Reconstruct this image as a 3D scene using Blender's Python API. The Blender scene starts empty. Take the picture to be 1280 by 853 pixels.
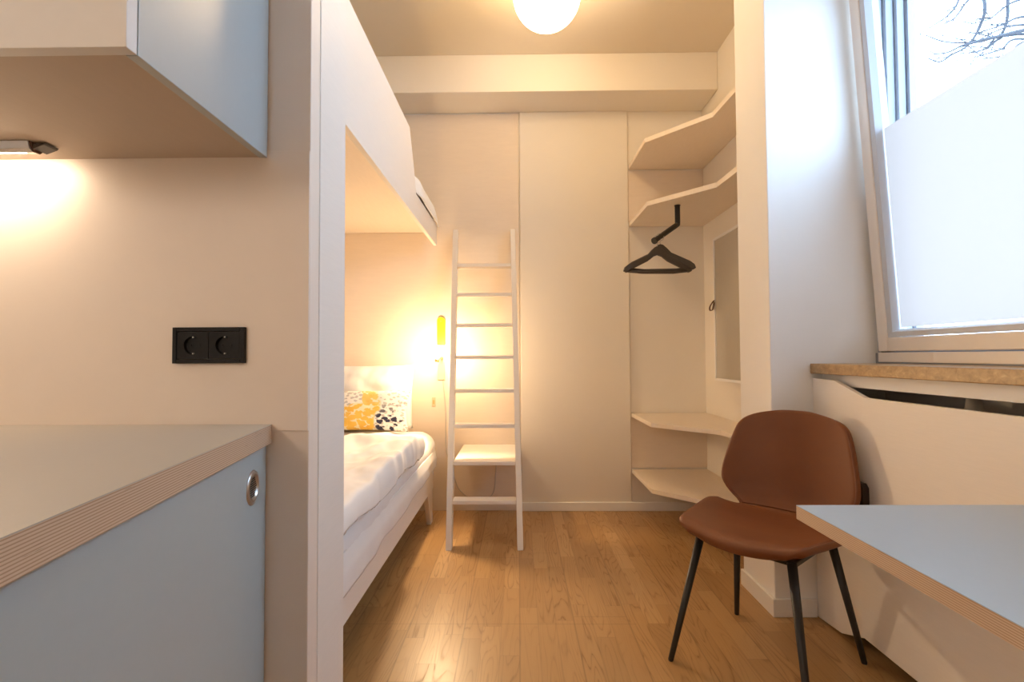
import bpy, bmesh, math, random
from mathutils import Vector, Matrix, noise as mn

random.seed(7)
sc = bpy.context.scene
col = sc.collection
R = math.radians

# ------------------------------------------------------------------ helpers
class MB:
    """collects shapes in world (or local) coordinates into one mesh"""
    def __init__(self):
        self.bm = bmesh.new()

    def box(self, lo, hi):
        x0, y0, z0 = lo; x1, y1, z1 = hi
        v = [self.bm.verts.new(p) for p in
             ((x0,y0,z0),(x1,y0,z0),(x1,y1,z0),(x0,y1,z0),(x0,y0,z1),(x1,y0,z1),(x1,y1,z1),(x0,y1,z1))]
        for f in ((0,3,2,1),(4,5,6,7),(0,1,5,4),(1,2,6,5),(2,3,7,6),(3,0,4,7)):
            self.bm.faces.new([v[i] for i in f])
        return self

    def prism(self, poly, a, b, axis='Z'):
        """polygon in the two other axes (cyclic order XY / YZ / XZ), extruded from a to b along axis"""
        def P(u, v, w):
            return {'Z': (u, v, w), 'X': (w, u, v), 'Y': (u, w, v)}[axis]
        lo = [self.bm.verts.new(P(u, v, a)) for u, v in poly]
        hi = [self.bm.verts.new(P(u, v, b)) for u, v in poly]
        n = len(poly)
        self.bm.faces.new(lo[::-1]); self.bm.faces.new(hi)
        for i in range(n):
            j = (i+1) % n
            self.bm.faces.new([lo[i], lo[j], hi[j], hi[i]])
        return self

    def tube(self, pts, r, seg=10, closed=False, caps=True):
        pts = [Vector(p) for p in pts]; n = len(pts)
        rs = r if isinstance(r, (list, tuple)) else [r]*n
        rings = []; up = None
        for i, p in enumerate(pts):
            if closed: t = pts[(i+1) % n] - pts[i-1]
            else: t = pts[min(i+1, n-1)] - pts[max(i-1, 0)]
            t.normalize()
            if up is None:
                up = Vector((0,0,1)) if abs(t.z) < .9 else Vector((1,0,0))
            s = t.cross(up).normalized(); up = s.cross(t).normalized()
            rings.append([self.bm.verts.new(p + rs[i]*(math.cos(2*math.pi*k/seg)*s + math.sin(2*math.pi*k/seg)*up)) for k in range(seg)])
        m = n if closed else n-1
        for i in range(m):
            a, b = rings[i], rings[(i+1) % n]
            for k in range(seg):
                self.bm.faces.new([a[k], a[(k+1) % seg], b[(k+1) % seg], b[k]])
        if caps and not closed:
            self.bm.faces.new(rings[0][::-1]); self.bm.faces.new(rings[-1])
        return self

    def lathe(self, prof, c, axis='Z', seg=32):
        """profile of (radius, height) turned about an axis through c"""
        c = Vector(c)
        def P(r, h, a):
            u, v = r*math.cos(a), r*math.sin(a)
            return c + Vector({'Z': (u, v, h), 'Y': (u, h, v), 'X': (h, u, v)}[axis])
        rings = []
        for r, h in prof:
            if r < 1e-6: rings.append([self.bm.verts.new(P(0, h, 0))])
            else: rings.append([self.bm.verts.new(P(r, h, 2*math.pi*k/seg)) for k in range(seg)])
        for a, b in zip(rings, rings[1:]):
            for k in range(seg):
                q = [a[k % len(a)], a[(k+1) % len(a)], b[(k+1) % len(b)], b[k % len(b)]]
                q = [x for i, x in enumerate(q) if x not in q[:i]]
                if len(q) > 2: self.bm.faces.new(q)
        for ring in (rings[0], rings[-1]):
            if len(ring) > 2:
                try: self.bm.faces.new(ring)
                except ValueError: pass
        return self

    def sheet(self, fn, nu, nv):
        g = [[self.bm.verts.new(fn(i/nu, j/nv)) for j in range(nv+1)] for i in range(nu+1)]
        for i in range(nu):
            for j in range(nv):
                self.bm.faces.new([g[i][j], g[i+1][j], g[i+1][j+1], g[i][j+1]])
        return self

    def build(self, name, mat, parent=None, org=(0,0,0), bevel=0, smooth=False, sub=0, solid=0, bseg=2):
        bmesh.ops.recalc_face_normals(self.bm, faces=self.bm.faces)
        if any(org): bmesh.ops.translate(self.bm, verts=self.bm.verts, vec=-Vector(org))
        me = bpy.data.meshes.new(name); self.bm.to_mesh(me); self.bm.free()
        me.materials.append(mat)
        o = bpy.data.objects.new(name, me); col.objects.link(o)
        if parent is not None: o.parent = parent
        else: o.location = org
        if smooth:
            for p in me.polygons: p.use_smooth = True
        if solid:
            m = o.modifiers.new('solid', 'SOLIDIFY'); m.thickness = solid; m.offset = 0
        if bevel:
            m = o.modifiers.new('bevel', 'BEVEL'); m.width = bevel; m.segments = bseg; m.limit_method = 'ANGLE'; m.angle_limit = R(40)
        if sub:
            m = o.modifiers.new('sub', 'SUBSURF'); m.levels = sub; m.render_levels = sub
        return o

def tag(o, label, cat, group=None, kind=None):
    o['label'] = label; o['category'] = cat
    if group: o['group'] = group
    if kind: o['kind'] = kind
    return o

def thing(name, loc, label, cat, group=None, rz=0):
    o = bpy.data.objects.new(name, None); col.objects.link(o)
    o.location = loc; o.rotation_euler = (0, 0, rz); o.empty_display_size = .1
    return tag(o, label, cat, group)

def structure(o, label=None, cat=None):
    o['kind'] = 'structure'
    if label: o['label'] = label
    if cat: o['category'] = cat
    return o

def copy_tree(o, parent=None):
    c = o.copy(); col.objects.link(c); c.parent = parent
    for ch in o.children: copy_tree(ch, c)
    return c

# ------------------------------------------------------------------ materials
class NT:
    def __init__(self, name):
        self.m = bpy.data.materials.new(name); self.m.use_nodes = True
        self.t = self.m.node_tree; self.n = self.t.nodes; self.n.clear()
        self.out = self.n.new('ShaderNodeOutputMaterial')
    def node(self, typ, **kw):
        x = self.n.new('ShaderNode' + typ)
        for k, v in kw.items():
            if k.startswith('_'): setattr(x, k[1:], v)
        return x
    def link(self, a, b): self.t.links.new(a, b)
    def set(self, sock, v):
        if hasattr(v, 'is_linked') or isinstance(v, bpy.types.NodeSocket): self.link(v, sock)
        else: sock.default_value = v
    def math(self, op, a, b=0.0, c=0.0):
        x = self.n.new('ShaderNodeMath'); x.operation = op
        self.set(x.inputs[0], a); self.set(x.inputs[1], b); self.set(x.inputs[2], c)
        return x.outputs[0]
    def mix(self, f, a, b, mode='MIX'):
        x = self.n.new('ShaderNodeMix'); x.data_type = 'RGBA'; x.blend_type = mode
        self.set(x.inputs[0], f)
        for s, v in ((x.inputs[6], a), (x.inputs[7], b)):
            self.set(s, v if not isinstance(v, tuple) else (*v[:3], 1))
        return x.outputs[2]
    def coord(self, scale=(1,1,1), rot=(0,0,0), kind='Object'):
        c = self.n.new('ShaderNodeTexCoord'); mp = self.n.new('ShaderNodeMapping')
        mp.inputs['Scale'].default_value = scale; mp.inputs['Rotation'].default_value = rot
        self.link(c.outputs[kind], mp.inputs[0]); return mp.outputs[0]
    def noise(self, vec, scale, detail=3, rough=.5, dist=0):
        x = self.n.new('ShaderNodeTexNoise'); x.inputs['Scale'].default_value = scale
        x.inputs['Detail'].default_value = detail; x.inputs['Roughness'].default_value = rough
        x.inputs['Distortion'].default_value = dist
        self.link(vec, x.inputs['Vector']); return x.outputs['Fac']
    def ramp(self, fac, stops):
        x = self.n.new('ShaderNodeValToRGB'); e = x.color_ramp.elements
        while len(e) < len(stops): e.new(.5)
        for el, (p, c) in zip(e, stops):
            el.position = p; el.color = (*c, 1) if len(c) == 3 else c
        self.link(fac, x.inputs[0]); return x.outputs[0]
    def bump(self, h, strength=.2, dist=.01):
        b = self.n.new('ShaderNodeBump'); b.inputs['Strength'].default_value = strength
        b.inputs['Distance'].default_value = dist; self.link(h, b.inputs['Height']); return b.outputs[0]
    def principled(self, color, rough=.5, metal=0, spec=.5, normal=None, **kw):
        p = self.n.new('ShaderNodeBsdfPrincipled')
        self.set(p.inputs['Base Color'], (*color, 1) if isinstance(color, tuple) else color)
        self.set(p.inputs['Roughness'], rough); p.inputs['Metallic'].default_value = metal
        p.inputs['Specular IOR Level'].default_value = spec
        if normal is not None: self.link(normal, p.inputs['Normal'])
        for k, v in kw.items(): p.inputs[k].default_value = v
        self.link(p.outputs[0], self.out.inputs[0]); return self.m

def plain(name, c, rough=.5, metal=0, spec=.5, var=.04, scale=30, bump=0):
    t = NT(name); v = t.coord(); n = t.noise(v, scale, 3)
    lo = tuple(max(0, x*(1-var)) for x in c); hi = tuple(min(1, x*(1+var)) for x in c)
    return t.principled(t.mix(n, lo, hi), rough, metal, spec, t.bump(n, bump, .002) if bump else None)

def wood_pale(name, c, grain=(3, 3, 40), var=.07, rough=.5):
    """whitewashed birch ply: faint stretched grain plus soft blotches"""
    t = NT(name)
    g = t.noise(t.coord(grain), 4, 5, .6, .3)
    b = t.noise(t.coord((1, 1, 1)), 2.2, 2)
    lo = tuple(x*(1-var) for x in c); hi = tuple(min(1, x*(1+var)) for x in c)
    m = t.mix(g, lo, hi)
    m = t.mix(t.math('MULTIPLY', b, .35), m, tuple(x*y for x, y in zip(c, (.97, .92, .86))))
    return t.principled(m, rough, 0, .4, t.bump(g, .05, .001))

def ply_edge(name, axis=2, pitch=.0034):
    """end grain of plywood: thin light and dark veneers stacked along one axis"""
    t = NT(name); c = t.n.new('ShaderNodeTexCoord'); s = t.n.new('ShaderNodeSeparateXYZ')
    t.link(c.outputs['Object'], s.inputs[0])
    w = t.noise(t.coord((6, 6, 2)), 1.5, 2)
    z = t.math('ADD', s.outputs[axis], t.math('MULTIPLY', w, .0006))
    k = t.math('FRACT', t.math('DIVIDE', z, pitch))
    band = t.ramp(k, [(0, (.33, .205, .125)), (.14, (.38, .245, .155)), (.26, (.58, .42, .29)), (.55, (.66, .50, .36)), (.85, (.60, .44, .31)), (1, (.35, .22, .14))])
    n = t.noise(t.coord((14, 14, 500)), 1.0, 3, .6)
    dark = t.ramp(n, [(.69, (0, 0, 0)), (.73, (1, 1, 1))])
    g = t.noise(t.coord((60, 60, 60)), 6, 3)
    m = t.mix(t.math('MULTIPLY', g, .35), band, (.5, .34, .22))
    m = t.mix(t.math('MULTIPLY', dark, .75), m, (.07, .035, .02))
    return t.principled(m, .6, 0, .3)

def emit(name, c, s):
    t = NT(name); e = t.n.new('ShaderNodeEmission'); e.inputs[0].default_value = (*c, 1); e.inputs[1].default_value = s
    t.link(e.outputs[0], t.out.inputs[0]); return t.m

WARM = (1.0, .70, .38)
M = {}
M['wall'] = plain('wall paint', (.80, .75, .67), .65, 0, .3, .015, 6, .05)
M['ceiling'] = plain('ceiling paint', (.71, .635, .52), .8, 0, .2, .015, 5)
M['white_paint'] = plain('white paint', (.84, .83, .81), .5, 0, .4, .015, 9)
M['ply'] = wood_pale('whitewashed ply', (.80, .70, .59), (3, 3, 40))
M['ply_h'] = wood_pale('whitewashed ply lying', (.80, .71, .60), (30, 3, 3))
M['ply_wall'] = wood_pale('whitewashed ply wall', (.78, .68, .57), (2.5, 2.5, 14), .06)
M['white_wood'] = wood_pale('white stained wood', (.82, .78, .73), (3, 3, 50), .05)
M['panel'] = wood_pale('kitchen panel', (.82, .73, .645), (3, 30, 3), .03)
M['blue'] = plain('pale blue laminate', (.41, .455, .465), .30, 0, 1.0, .02, 60)
M['blue_low'] = plain('pale blue cabinet laminate', (.40, .455, .465), .42, 0, .5, .02, 60)
M['blue_top'] = plain('pale blue tabletop laminate', (.40, .475, .54), .33, 0, .5, .02, 60)
M['greige_top'] = plain('worktop laminate', (.46, .42, .355), .35, 0, .5, .02, 60)
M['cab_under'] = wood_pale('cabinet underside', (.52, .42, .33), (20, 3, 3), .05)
M['cab_door'] = plain('cabinet door', (.72, .69, .66), .45, 0, .4, .02, 40)
M['edge'] = ply_edge('plywood edge')
M['black'] = plain('black plastic', (.007, .006, .006), .45, 0, .25, .1)
M['black_dark'] = plain('black socket well', (.006, .006, .006), .5, 0, .3, .1)
M['black_metal'] = plain('black powder coated metal', (.016, .014, .013), .45, 0, .5, .1)
M['hanger'] = plain('dark brown hanger', (.055, .042, .033), .5, 0, .5, .1)
M['steel'] = plain('brushed steel', (.55, .53, .51), .3, 1, .5, .06, 80)
M['hole'] = plain('dark hole', (.03, .026, .024), .8)
M['brass'] = plain('brass', (.60, .45, .22), .3, 1)
M['strap'] = plain('brown leather strap', (.12, .055, .032), .55, 0, .4, .15, 40, .1)
M['darkbox'] = plain('dark brown plastic', (.030, .017, .013), .5, 0, .4, .1)
M['cable'] = plain('white cable', (.58, .54, .48), .5)
M['linen'] = plain('white linen', (.86, .855, .85), .85, 0, .15, .01, 200, .05)
M['sheet'] = plain('white sheet', (.85, .845, .845), .85, 0, .15, .01, 200, .05)
M['yellow'] = plain('yellow lacquer', (.86, .72, .01), .4, 0, .4, .02)
M['lampwood'] = wood_pale('lamp back wood', (.72, .56, .38), (10, 10, 2))
M['white_plastic'] = plain('white plastic', (.78, .74, .68), .4)
M['frame'] = plain('window frame paint', (.80, .735, .67), .4, 0, .4, .02, 30)
M['frame_out'] = plain('outer frame paint', (.55, .57, .61), .4, 0, .4, .02, 30)
M['frame_grey'] = plain('grey outer frame', (.28, .285, .32), .45, 0, .4, .02, 30)
M['bark'] = plain('bark', (.055, .055, .062), .8, 0, .2, .2, 12)
M['ground'] = plain('pale bounce ground', (.45, .45, .44), .9, 0, .1, .3, 2)  # ground tone lightened to bounce more skylight into the frosted film
M['radiator'] = plain('radiator enamel', (.55, .53, .50), .4)

def mat_sill():
    t = NT('mottled stone sill'); n = t.noise(t.coord((22, 22, 30)), 2.2, 6, .65, .6)
    c = t.ramp(n, [(.28, (.25, .155, .075)), (.44, (.36, .235, .115)), (.58, (.43, .285, .14)), (.75, (.54, .39, .21))])
    return t.principled(c, .4, 0, .4, t.bump(n, .1, .002))
M['sill'] = mat_sill()

def mat_floor():
    t = NT('oak strip parquet')
    c = t.n.new('ShaderNodeTexCoord'); s = t.n.new('ShaderNodeSeparateXYZ'); t.link(c.outputs['Object'], s.inputs[0])
    X, Y = s.outputs[0], s.outputs[1]
    def cell(w, l, sh):
        row = t.math('FLOOR', t.math('DIVIDE', X, w))
        r1 = t.n.new('ShaderNodeTexWhiteNoise'); r1.noise_dimensions = '1D'; t.link(t.math('ADD', row, sh), r1.inputs['W'])
        yo = t.math('ADD', t.math('DIVIDE', Y, l), t.math('MULTIPLY', r1.outputs[0], 7.3))
        cy = t.math('FLOOR', yo)
        cb = t.n.new('ShaderNodeCombineXYZ'); t.link(row, cb.inputs[0]); t.link(cy, cb.inputs[1]); cb.inputs[2].default_value = sh
        r2 = t.n.new('ShaderNodeTexWhiteNoise'); r2.noise_dimensions = '3D'; t.link(cb.outputs[0], r2.inputs['Vector'])
        fx = t.math('FRACT', t.math('DIVIDE', X, w)); fy = t.math('FRACT', yo)
        ex = t.math('MULTIPLY', t.math('SUBTRACT', .5, t.math('ABSOLUTE', t.math('SUBTRACT', fx, .5))), w)
        ey = t.math('MULTIPLY', t.math('SUBTRACT', .5, t.math('ABSOLUTE', t.math('SUBTRACT', fy, .5))), l)
        return r2.outputs['Value'], t.math('MINIMUM', ex, ey), r2.outputs['Color']
    rnd, edge, rcol = cell(.072, .52, 3.0)
    _, edge2, _ = cell(.216, 2.2, 9.0)
    # grain coordinates shifted per strip
    cb = t.n.new('ShaderNodeCombineXYZ')
    t.link(t.math('ADD', t.math('MULTIPLY', X, 8.5), t.math('MULTIPLY', rnd, 37.0)), cb.inputs[0])
    t.link(t.math('ADD', t.math('MULTIPLY', Y, .85), t.math('MULTIPLY', rnd, 91.0)), cb.inputs[1])
    n1 = t.noise(cb.outputs[0], 1.5, 1.2, .45, .25)
    rings = t.math('FRACT', t.math('MULTIPLY', n1, 16.0))
    lines = t.ramp(rings, [(0, (1, 1, 1)), (.12, (.25,)*3), (.4, (0, 0, 0)), (.88, (.1,)*3), (1, (1, 1, 1))])
    cf = t.n.new('ShaderNodeCombineXYZ')
    t.link(t.math('MULTIPLY', X, 240.0), cf.inputs[0]); t.link(t.math('ADD', t.math('MULTIPLY', Y, 7.0), t.math('MULTIPLY', rnd, 50.)), cf.inputs[1])
    fine = t.noise(cf.outputs[0], 1.0, 3, .6)
    area = t.noise(cb.outputs[0], .55, 1)
    amt = t.math('MULTIPLY', t.math('MULTIPLY', lines, t.ramp(fine, [(.35, (.35,)*3), (.6, (1,)*3)])), t.ramp(area, [(.34, (.15,)*3), (.58, (.75,)*3)]))
    base = t.ramp(rnd, [(0, (.41, .243, .100)), (.35, (.46, .275, .115)), (.7, (.485, .293, .124)), (.93, (.52, .32, .14)), (1, (.60, .385, .18))])
    base = t.mix(t.math('MULTIPLY', fine, .30), base, (.30, .155, .065))
    base = t.mix(amt, base, (.20, .095, .038))
    seam = t.ramp(edge, [(0, (1, 1, 1)), (.0012, (.6,)*3), (.0022, (0, 0, 0))])
    seam2 = t.ramp(edge2, [(0, (1, 1, 1)), (.0008, (.8,)*3), (.0018, (0, 0, 0))])
    base = t.mix(t.math('MULTIPLY', seam, .18), base, (.10, .05, .02))
    base = t.mix(t.math('MULTIPLY', seam2, .30), base, (.09, .045, .02))
    s3 = t.math('MULTIPLY', t.math('LESS_THAN', t.math('ABSOLUTE', t.math('SUBTRACT', Y, 2.055)), .0013), t.math('LESS_THAN', X, .46))
    base = t.mix(t.math('MULTIPLY', s3, .45), base, (.09, .045, .02))
    h = t.math('ADD', t.math('MULTIPLY', amt, -.5), t.math('MULTIPLY', fine, -.3))
    rough = t.math('ADD', .34, t.math('MULTIPLY', amt, .25))
    return t.principled(base, rough, 0, .45, t.bump(h, .12, .002))
M['floor'] = mat_floor()

def mat_leather():
    t = NT('cognac leather')
    v = t.coord(); a = t.noise(v, 5, 4, .6); b = t.noise(v, 260, 2); d = t.noise(v, 60, 4, .7)
    c = t.mix(a, (.140, .042, .011), (.222, .073, .019))
    c = t.mix(t.math('MULTIPLY', d, .35), c, (.13, .04, .018))
    return t.principled(c, .50, 0, .35, t.bump(b, .10, .001))
M['leather'] = mat_leather()
M['piping'] = plain('leather piping', (.17, .058, .024), .45, 0, .45, .1, 60)

def mat_cushion():
    """white cotton printed with small leaves: a yellow field, a grey field, dark sprigs on the right"""
    t = NT('leaf print cotton')
    c = t.n.new('ShaderNodeTexCoord'); s = t.n.new('ShaderNodeSeparateXYZ'); t.link(c.outputs['Object'], s.inputs[0])
    def leaves(scale, rot, lim, seed):
        mp = t.n.new('ShaderNodeMapping'); mp.inputs['Scale'].default_value = (scale, 0, scale*1.55)
        mp.inputs['Rotation'].default_value = (0, rot, 0); mp.inputs['Location'].default_value = (seed, 0, seed)
        t.link(c.outputs['Object'], mp.inputs[0])
        w = t.n.new('ShaderNodeTexNoise'); w.inputs['Scale'].default_value = 1.2
        t.link(mp.outputs[0], w.inputs['Vector'])
        ad = t.n.new('ShaderNodeVectorMath'); ad.operation = 'ADD'
        t.link(mp.outputs[0], ad.inputs[0]); t.link(w.outputs['Color'], ad.inputs[1])
        vo = t.n.new('ShaderNodeTexVoronoi'); vo.inputs['Scale'].default_value = 1; vo.inputs['Randomness'].default_value = .85
        t.link(ad.outputs[0], vo.inputs['Vector'])
        return t.ramp(vo.outputs['Distance'], [(lim-.05, (1, 1, 1)), (lim+.03, (0, 0, 0))])
    X, Z = s.outputs[0], s.outputs[2]
    wob = t.math('MULTIPLY', t.math('SUBTRACT', t.noise(t.coord(), 9, 2), .5), .12)
    xx = t.math('ADD', X, wob); zz = t.math('ADD', Z, wob)
    right = t.ramp(xx, [(.10, (0, 0, 0)), (.115, (1, 1, 1))])     # right third
    low = t.math('SUBTRACT', 1.0, t.ramp(t.math('ADD', zz, t.math('MULTIPLY', X, .0)), [(.155, (0, 0, 0)), (.165, (1, 1, 1))]))
    mid = t.math('MULTIPLY', t.ramp(xx, [(-.04, (0, 0, 0)), (-.03, (1, 1, 1))]), t.math('SUBTRACT', 1.0, right))
    yel = t.math('MAXIMUM', t.math('MULTIPLY', low, t.math('SUBTRACT', 1.0, right)), t.math('MULTIPLY', mid, .9))
    base = (.84, .82, .80)
    m = t.mix(t.math('MULTIPLY', leaves(30, .5, .40, 1), t.math('SUBTRACT', 1.0, right)), base, (.52, .52, .53))
    ym = t.mix(leaves(24, -.4, .60, 2), (.84, .76, .55), t.mix(t.noise(t.coord(), 14, 1), (.86, .62, .16), (.78, .42, .05)))
    m = t.mix(yel, m, ym)
    dn = t.math('SUBTRACT', 1.0, t.ramp(zz, [(.10, (0, 0, 0)), (.19, (1, 1, 1))]))
    dk = t.mix(leaves(34, -.9, .38, 5), base, (.50, .49, .47))
    dk = t.mix(t.math('MULTIPLY', leaves(21, .9, .40, 3), dn), dk, (.045, .045, .08))
    m = t.mix(right, m, dk)
    return t.principled(m, .85, 0, .15)
M['cushion'] = mat_cushion()

def mat_glass():
    t = NT('clear window glass')
    tr = t.node('BsdfTransparent'); gl = t.node('BsdfGlossy'); gl.inputs['Roughness'].default_value = .02
    fr = t.node('Fresnel'); fr.inputs[0].default_value = 1.45
    tr.inputs[0].default_value = (.96, .98, 1, 1)
    geo = t.node('NewGeometry')
    k = t.math('MULTIPLY', fr.outputs[0], t.math('SUBTRACT', 1.0, geo.outputs['Backfacing']))
    mx = t.node('MixShader'); t.link(k, mx.inputs[0]); t.link(tr.outputs[0], mx.inputs[1]); t.link(gl.outputs[0], mx.inputs[2])
    t.link(mx.outputs[0], t.out.inputs[0]); return t.m
M['glass'] = mat_glass()

def mat_film():
    t = NT('frosted film')
    tl = t.node('BsdfTranslucent'); tl.inputs[0].default_value = (.216, .163, .136, 1)
    df = t.node('BsdfDiffuse'); df.inputs[0].default_value = (.75, .78, .82, 1)
    mx = t.node('MixShader'); mx.inputs[0].default_value = .12
    t.link(tl.outputs[0], mx.inputs[1]); t.link(df.outputs[0], mx.inputs[2])
    t.link(mx.outputs[0], t.out.inputs[0]); return t.m
M['film'] = mat_film()

M['grey_panel'] = plain('grey lacquered panel', (.47, .43, .36), .32, 0, .5, .02, 40)
M['globe'] = emit('lit opal globe', WARM, 15.5)
M['added_pendant'] = emit('lit opal pendant', (1.0, .83, .68), 14.0)  # glow of the added fill light behind the camera
M['bulb'] = emit('lit bulb', (1.0, .69, .38), 430)
M['led'] = emit('lit led strip', (1.0, .78, .56), 75)

# ------------------------------------------------------------------ room shell
CEIL = 3.01; YB = 3.55
b = MB().box((-2.1, -1.9, -.12), (1.66, 3.8, 0)); structure(b.build('floor', M['floor']), 'oak strip parquet floor', 'floor')
b = MB().box((-2.1, -1.9, CEIL), (1.66, 3.8, CEIL+.12)); structure(b.build('ceiling', M['ceiling']))
b = MB().box((-2.1, YB, 0), (1.66, 3.8, CEIL)); structure(b.build('wall_back', M['wall']))
b = MB().box((-2.1, -1.9, 0), (1.66, -1.75, CEIL)); structure(b.build('wall_front', M['wall']))
b = MB().box((-2.1, -1.75, 0), (-1.95, 1.105, CEIL)); b.box((-2.1, 1.105, 0), (-1.56, YB, CEIL)); structure(b.build('wall_left', M['wall']))
# window wall with its opening
WY0, WY1, WZ0, WZ1 = .62, 2.12, 1.022, 2.70
b = MB().box((1.50, -1.75, 0), (1.66, WY0, CEIL)); b.box((1.50, WY0, 0), (1.66, WY1, WZ0)); b.box((1.50, WY0, WZ1), (1.66, WY1, CEIL))
structure(b.build('wall_right', M['white_paint']))
# pier between window niche and wardrobe alcove
b = MB().box((1.036, 2.12, 0), (1.66, 2.41, CEIL)); structure(b.build('wall_pier', M['white_paint'], bevel=.004), 'white painted wall pier beside the window', 'wall')
b = MB().box((1.29, 2.41, 0), (1.66, YB, CEIL)); structure(b.build('wall_alcove', M['wall']))
# kitchen partition: ply front board and the thicker core behind it
b = MB().box((-1.95, 1.160, 0), (-.453, 1.33, CEIL)); structure(b.build('wall_kitchen', M['white_wood'], bevel=.002))
b = MB().box((-1.95, 1.108, 0), (-.4545, 1.1595, CEIL)); structure(b.build('trim_1', M['panel'], bevel=.002), 'ply facing board on the kitchen partition', 'trim')
b = MB().box((-1.95, 1.104, .9), (-.455, 1.1085, 1.512)); structure(b.build('trim_2', M['panel'], bevel=.001), 'splashback board behind the worktop', 'trim')
# beam across the back
b = MB().box((-1.56, 3.255, 2.765), (1.29, YB, CEIL)); structure(b.build('trim_3', M['wall'], bevel=.004), 'boxed ceiling beam along the back wall', 'beam')
# whitewashed ply sheet behind the bed and ladder, plaster panel to the right of it, ply behind the corner shelves
b = MB().box((-1.56, YB-.010, 0), (.008, YB, 2.755)); structure(b.build('trim_4', M['ply_wall'], bevel=.002), 'whitewashed ply sheet on the back wall', 'panel')
b = MB().box((.016, YB-.016, 0), (.768, YB, 2.765)); structure(b.build('trim_5', M['wall'], bevel=.003), 'painted panel on the back wall', 'panel')
b = MB().box((.770, YB-.006, .29), (1.29, YB, .64)); structure(b.build('trim_6', M['ply_wall'], bevel=.001), 'ply panel between the low corner shelves', 'panel')
b = MB().box((.770, YB-.006, 1.985), (1.29, YB, 2.345)); structure(b.build('trim_7', M['ply_wall'], bevel=.001), 'ply panel between the high corner shelves', 'panel')
# baseboards
b = MB().box((.010, YB-.032, 0), (1.29, YB-.016, .06)); structure(b.build('baseboard_back', M['white_paint'], bevel=.004))
b = MB().prism([(1.022, 2.106), (1.200, 2.106), (1.200, 2.1198), (1.0358, 2.1198), (1.0358, 2.41), (1.022, 2.41)], 0, .072, 'Z'); structure(b.build('baseboard_pier', M['white_paint'], bevel=.003))
b = MB().box((1.274, 2.41, 0), (1.29, YB-.032, .06)); structure(b.build('baseboard_right', M['white_paint'], bevel=.004))

# ------------------------------------------------------------------ window (tilted open into the room)
W = bpy.data.objects.new('window_1', None); col.objects.link(W); W.location = (1.46, 1.4, 1.07)
structure(W, 'tall window tilted open, lower half frosted', 'window')
wo = tuple(W.location)
f = MB()                                   # fixed frame with stepped jambs
f.box((1.465, WY0, 1.022), (1.60, WY1, 1.064)); f.box((1.535, WY0, 1.064), (1.60, WY1, 1.105)); f.box((1.50, WY0, 2.64), (1.60, WY1, WZ1))
for ya, s in ((WY1, -1), (WY0, 1)):
    for x0, x1, d in ((1.475, 1.512, .020), (1.512, 1.518, .012), (1.518, 1.548, .034), (1.548, 1.553, .026), (1.553, 1.582, .048), (1.582, 1.588, .040), (1.588, 1.618, .060)):
        y0, y1 = sorted((ya, ya + s*d)); f.box((x0, y0, 1.064), (x1, y1, 2.66))
f.build('fixed_frame', M['frame_grey'], W, wo, bevel=.0015)
g = MB().box((1.462, WY0+.02, 1.028), (1.4655, WY1-.02, 1.066)); g.build('lower_rail_facing', M['frame'], W, wo, bevel=.001)
SY0, SY1, SH = .66, 2.095, 1.575           # sash, built upright in local coordinates about its lower edge
sash = MB()
def ring(m, y0, y1, z0, z1, w, x0, x1):
    m.box((x0, y0, z0), (x1, y0+w, z1)); m.box((x0, y1-w, z0), (x1, y1, z1))
    m.box((x0, y0+w, z0), (x1, y1-w, z0+w)); m.box((x0, y0+w, z1-w), (x1, y1-w, z1))
cy = wo[1]
ring(sash, SY0-cy, SY1-cy, 0, SH, .054, 0, .062)
so = sash.build('sash', M['frame'], W, bevel=.004)
so.rotation_euler = (0, R(-3.4), 0)
bd = MB()                                   # sloping glazing bead inside the sash
y0, y1, z0, z1 = SY0-cy+.0555, SY1-cy-.0555, .0555, SH-.0555
prof = [(.004, 0), (.058, 0), (.058, .030), (.032, .030), (.008, .020)]
rings = []
for (sx, sz, oy, oz) in ((1, 1, y0, z0), (-1, 1, y1, z0), (-1, -1, y1, z1), (1, -1, y0, z1)):
    rings.append([bd.bm.verts.new((x, oy + sx*d, oz + sz*d)) for x, d in prof])
for i in range(4):
    a, c = rings[i], rings[(i+1) % 4]
    for k in range(5): bd.bm.faces.new([a[k], a[(k+1) % 5], c[(k+1) % 5], c[k]])
bd.build('glazing_bead', M['frame_out'], so)
MB().box((.034, y0+.02, z0+.02), (.038, y1-.02, z1-.02)).build('glass_pane', M['glass'], so)
MB().sheet(lambda u, v: Vector((.0330, y0+.034 + u*(y1-y0-.068), z0+.036 + v*(.875-z0-.036))), 1, 1).build('frosted_film', M['film'], so)

s = MB().box((1.197, .30, .982), (1.50, 2.12, 1.022)).build('windowsill', M['sill'], None, (1.35, 1.2, .982), bevel=.003)
tag(s, 'thick mottled golden brown windowsill below the tilted window', 'windowsill')
s = MB().box((1.243, .30, .936), (1.262, 2.12, .982)).build('trim_8', M['white_paint'], None, bevel=.002); structure(s, 'white apron strip under the windowsill', 'trim')

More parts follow.
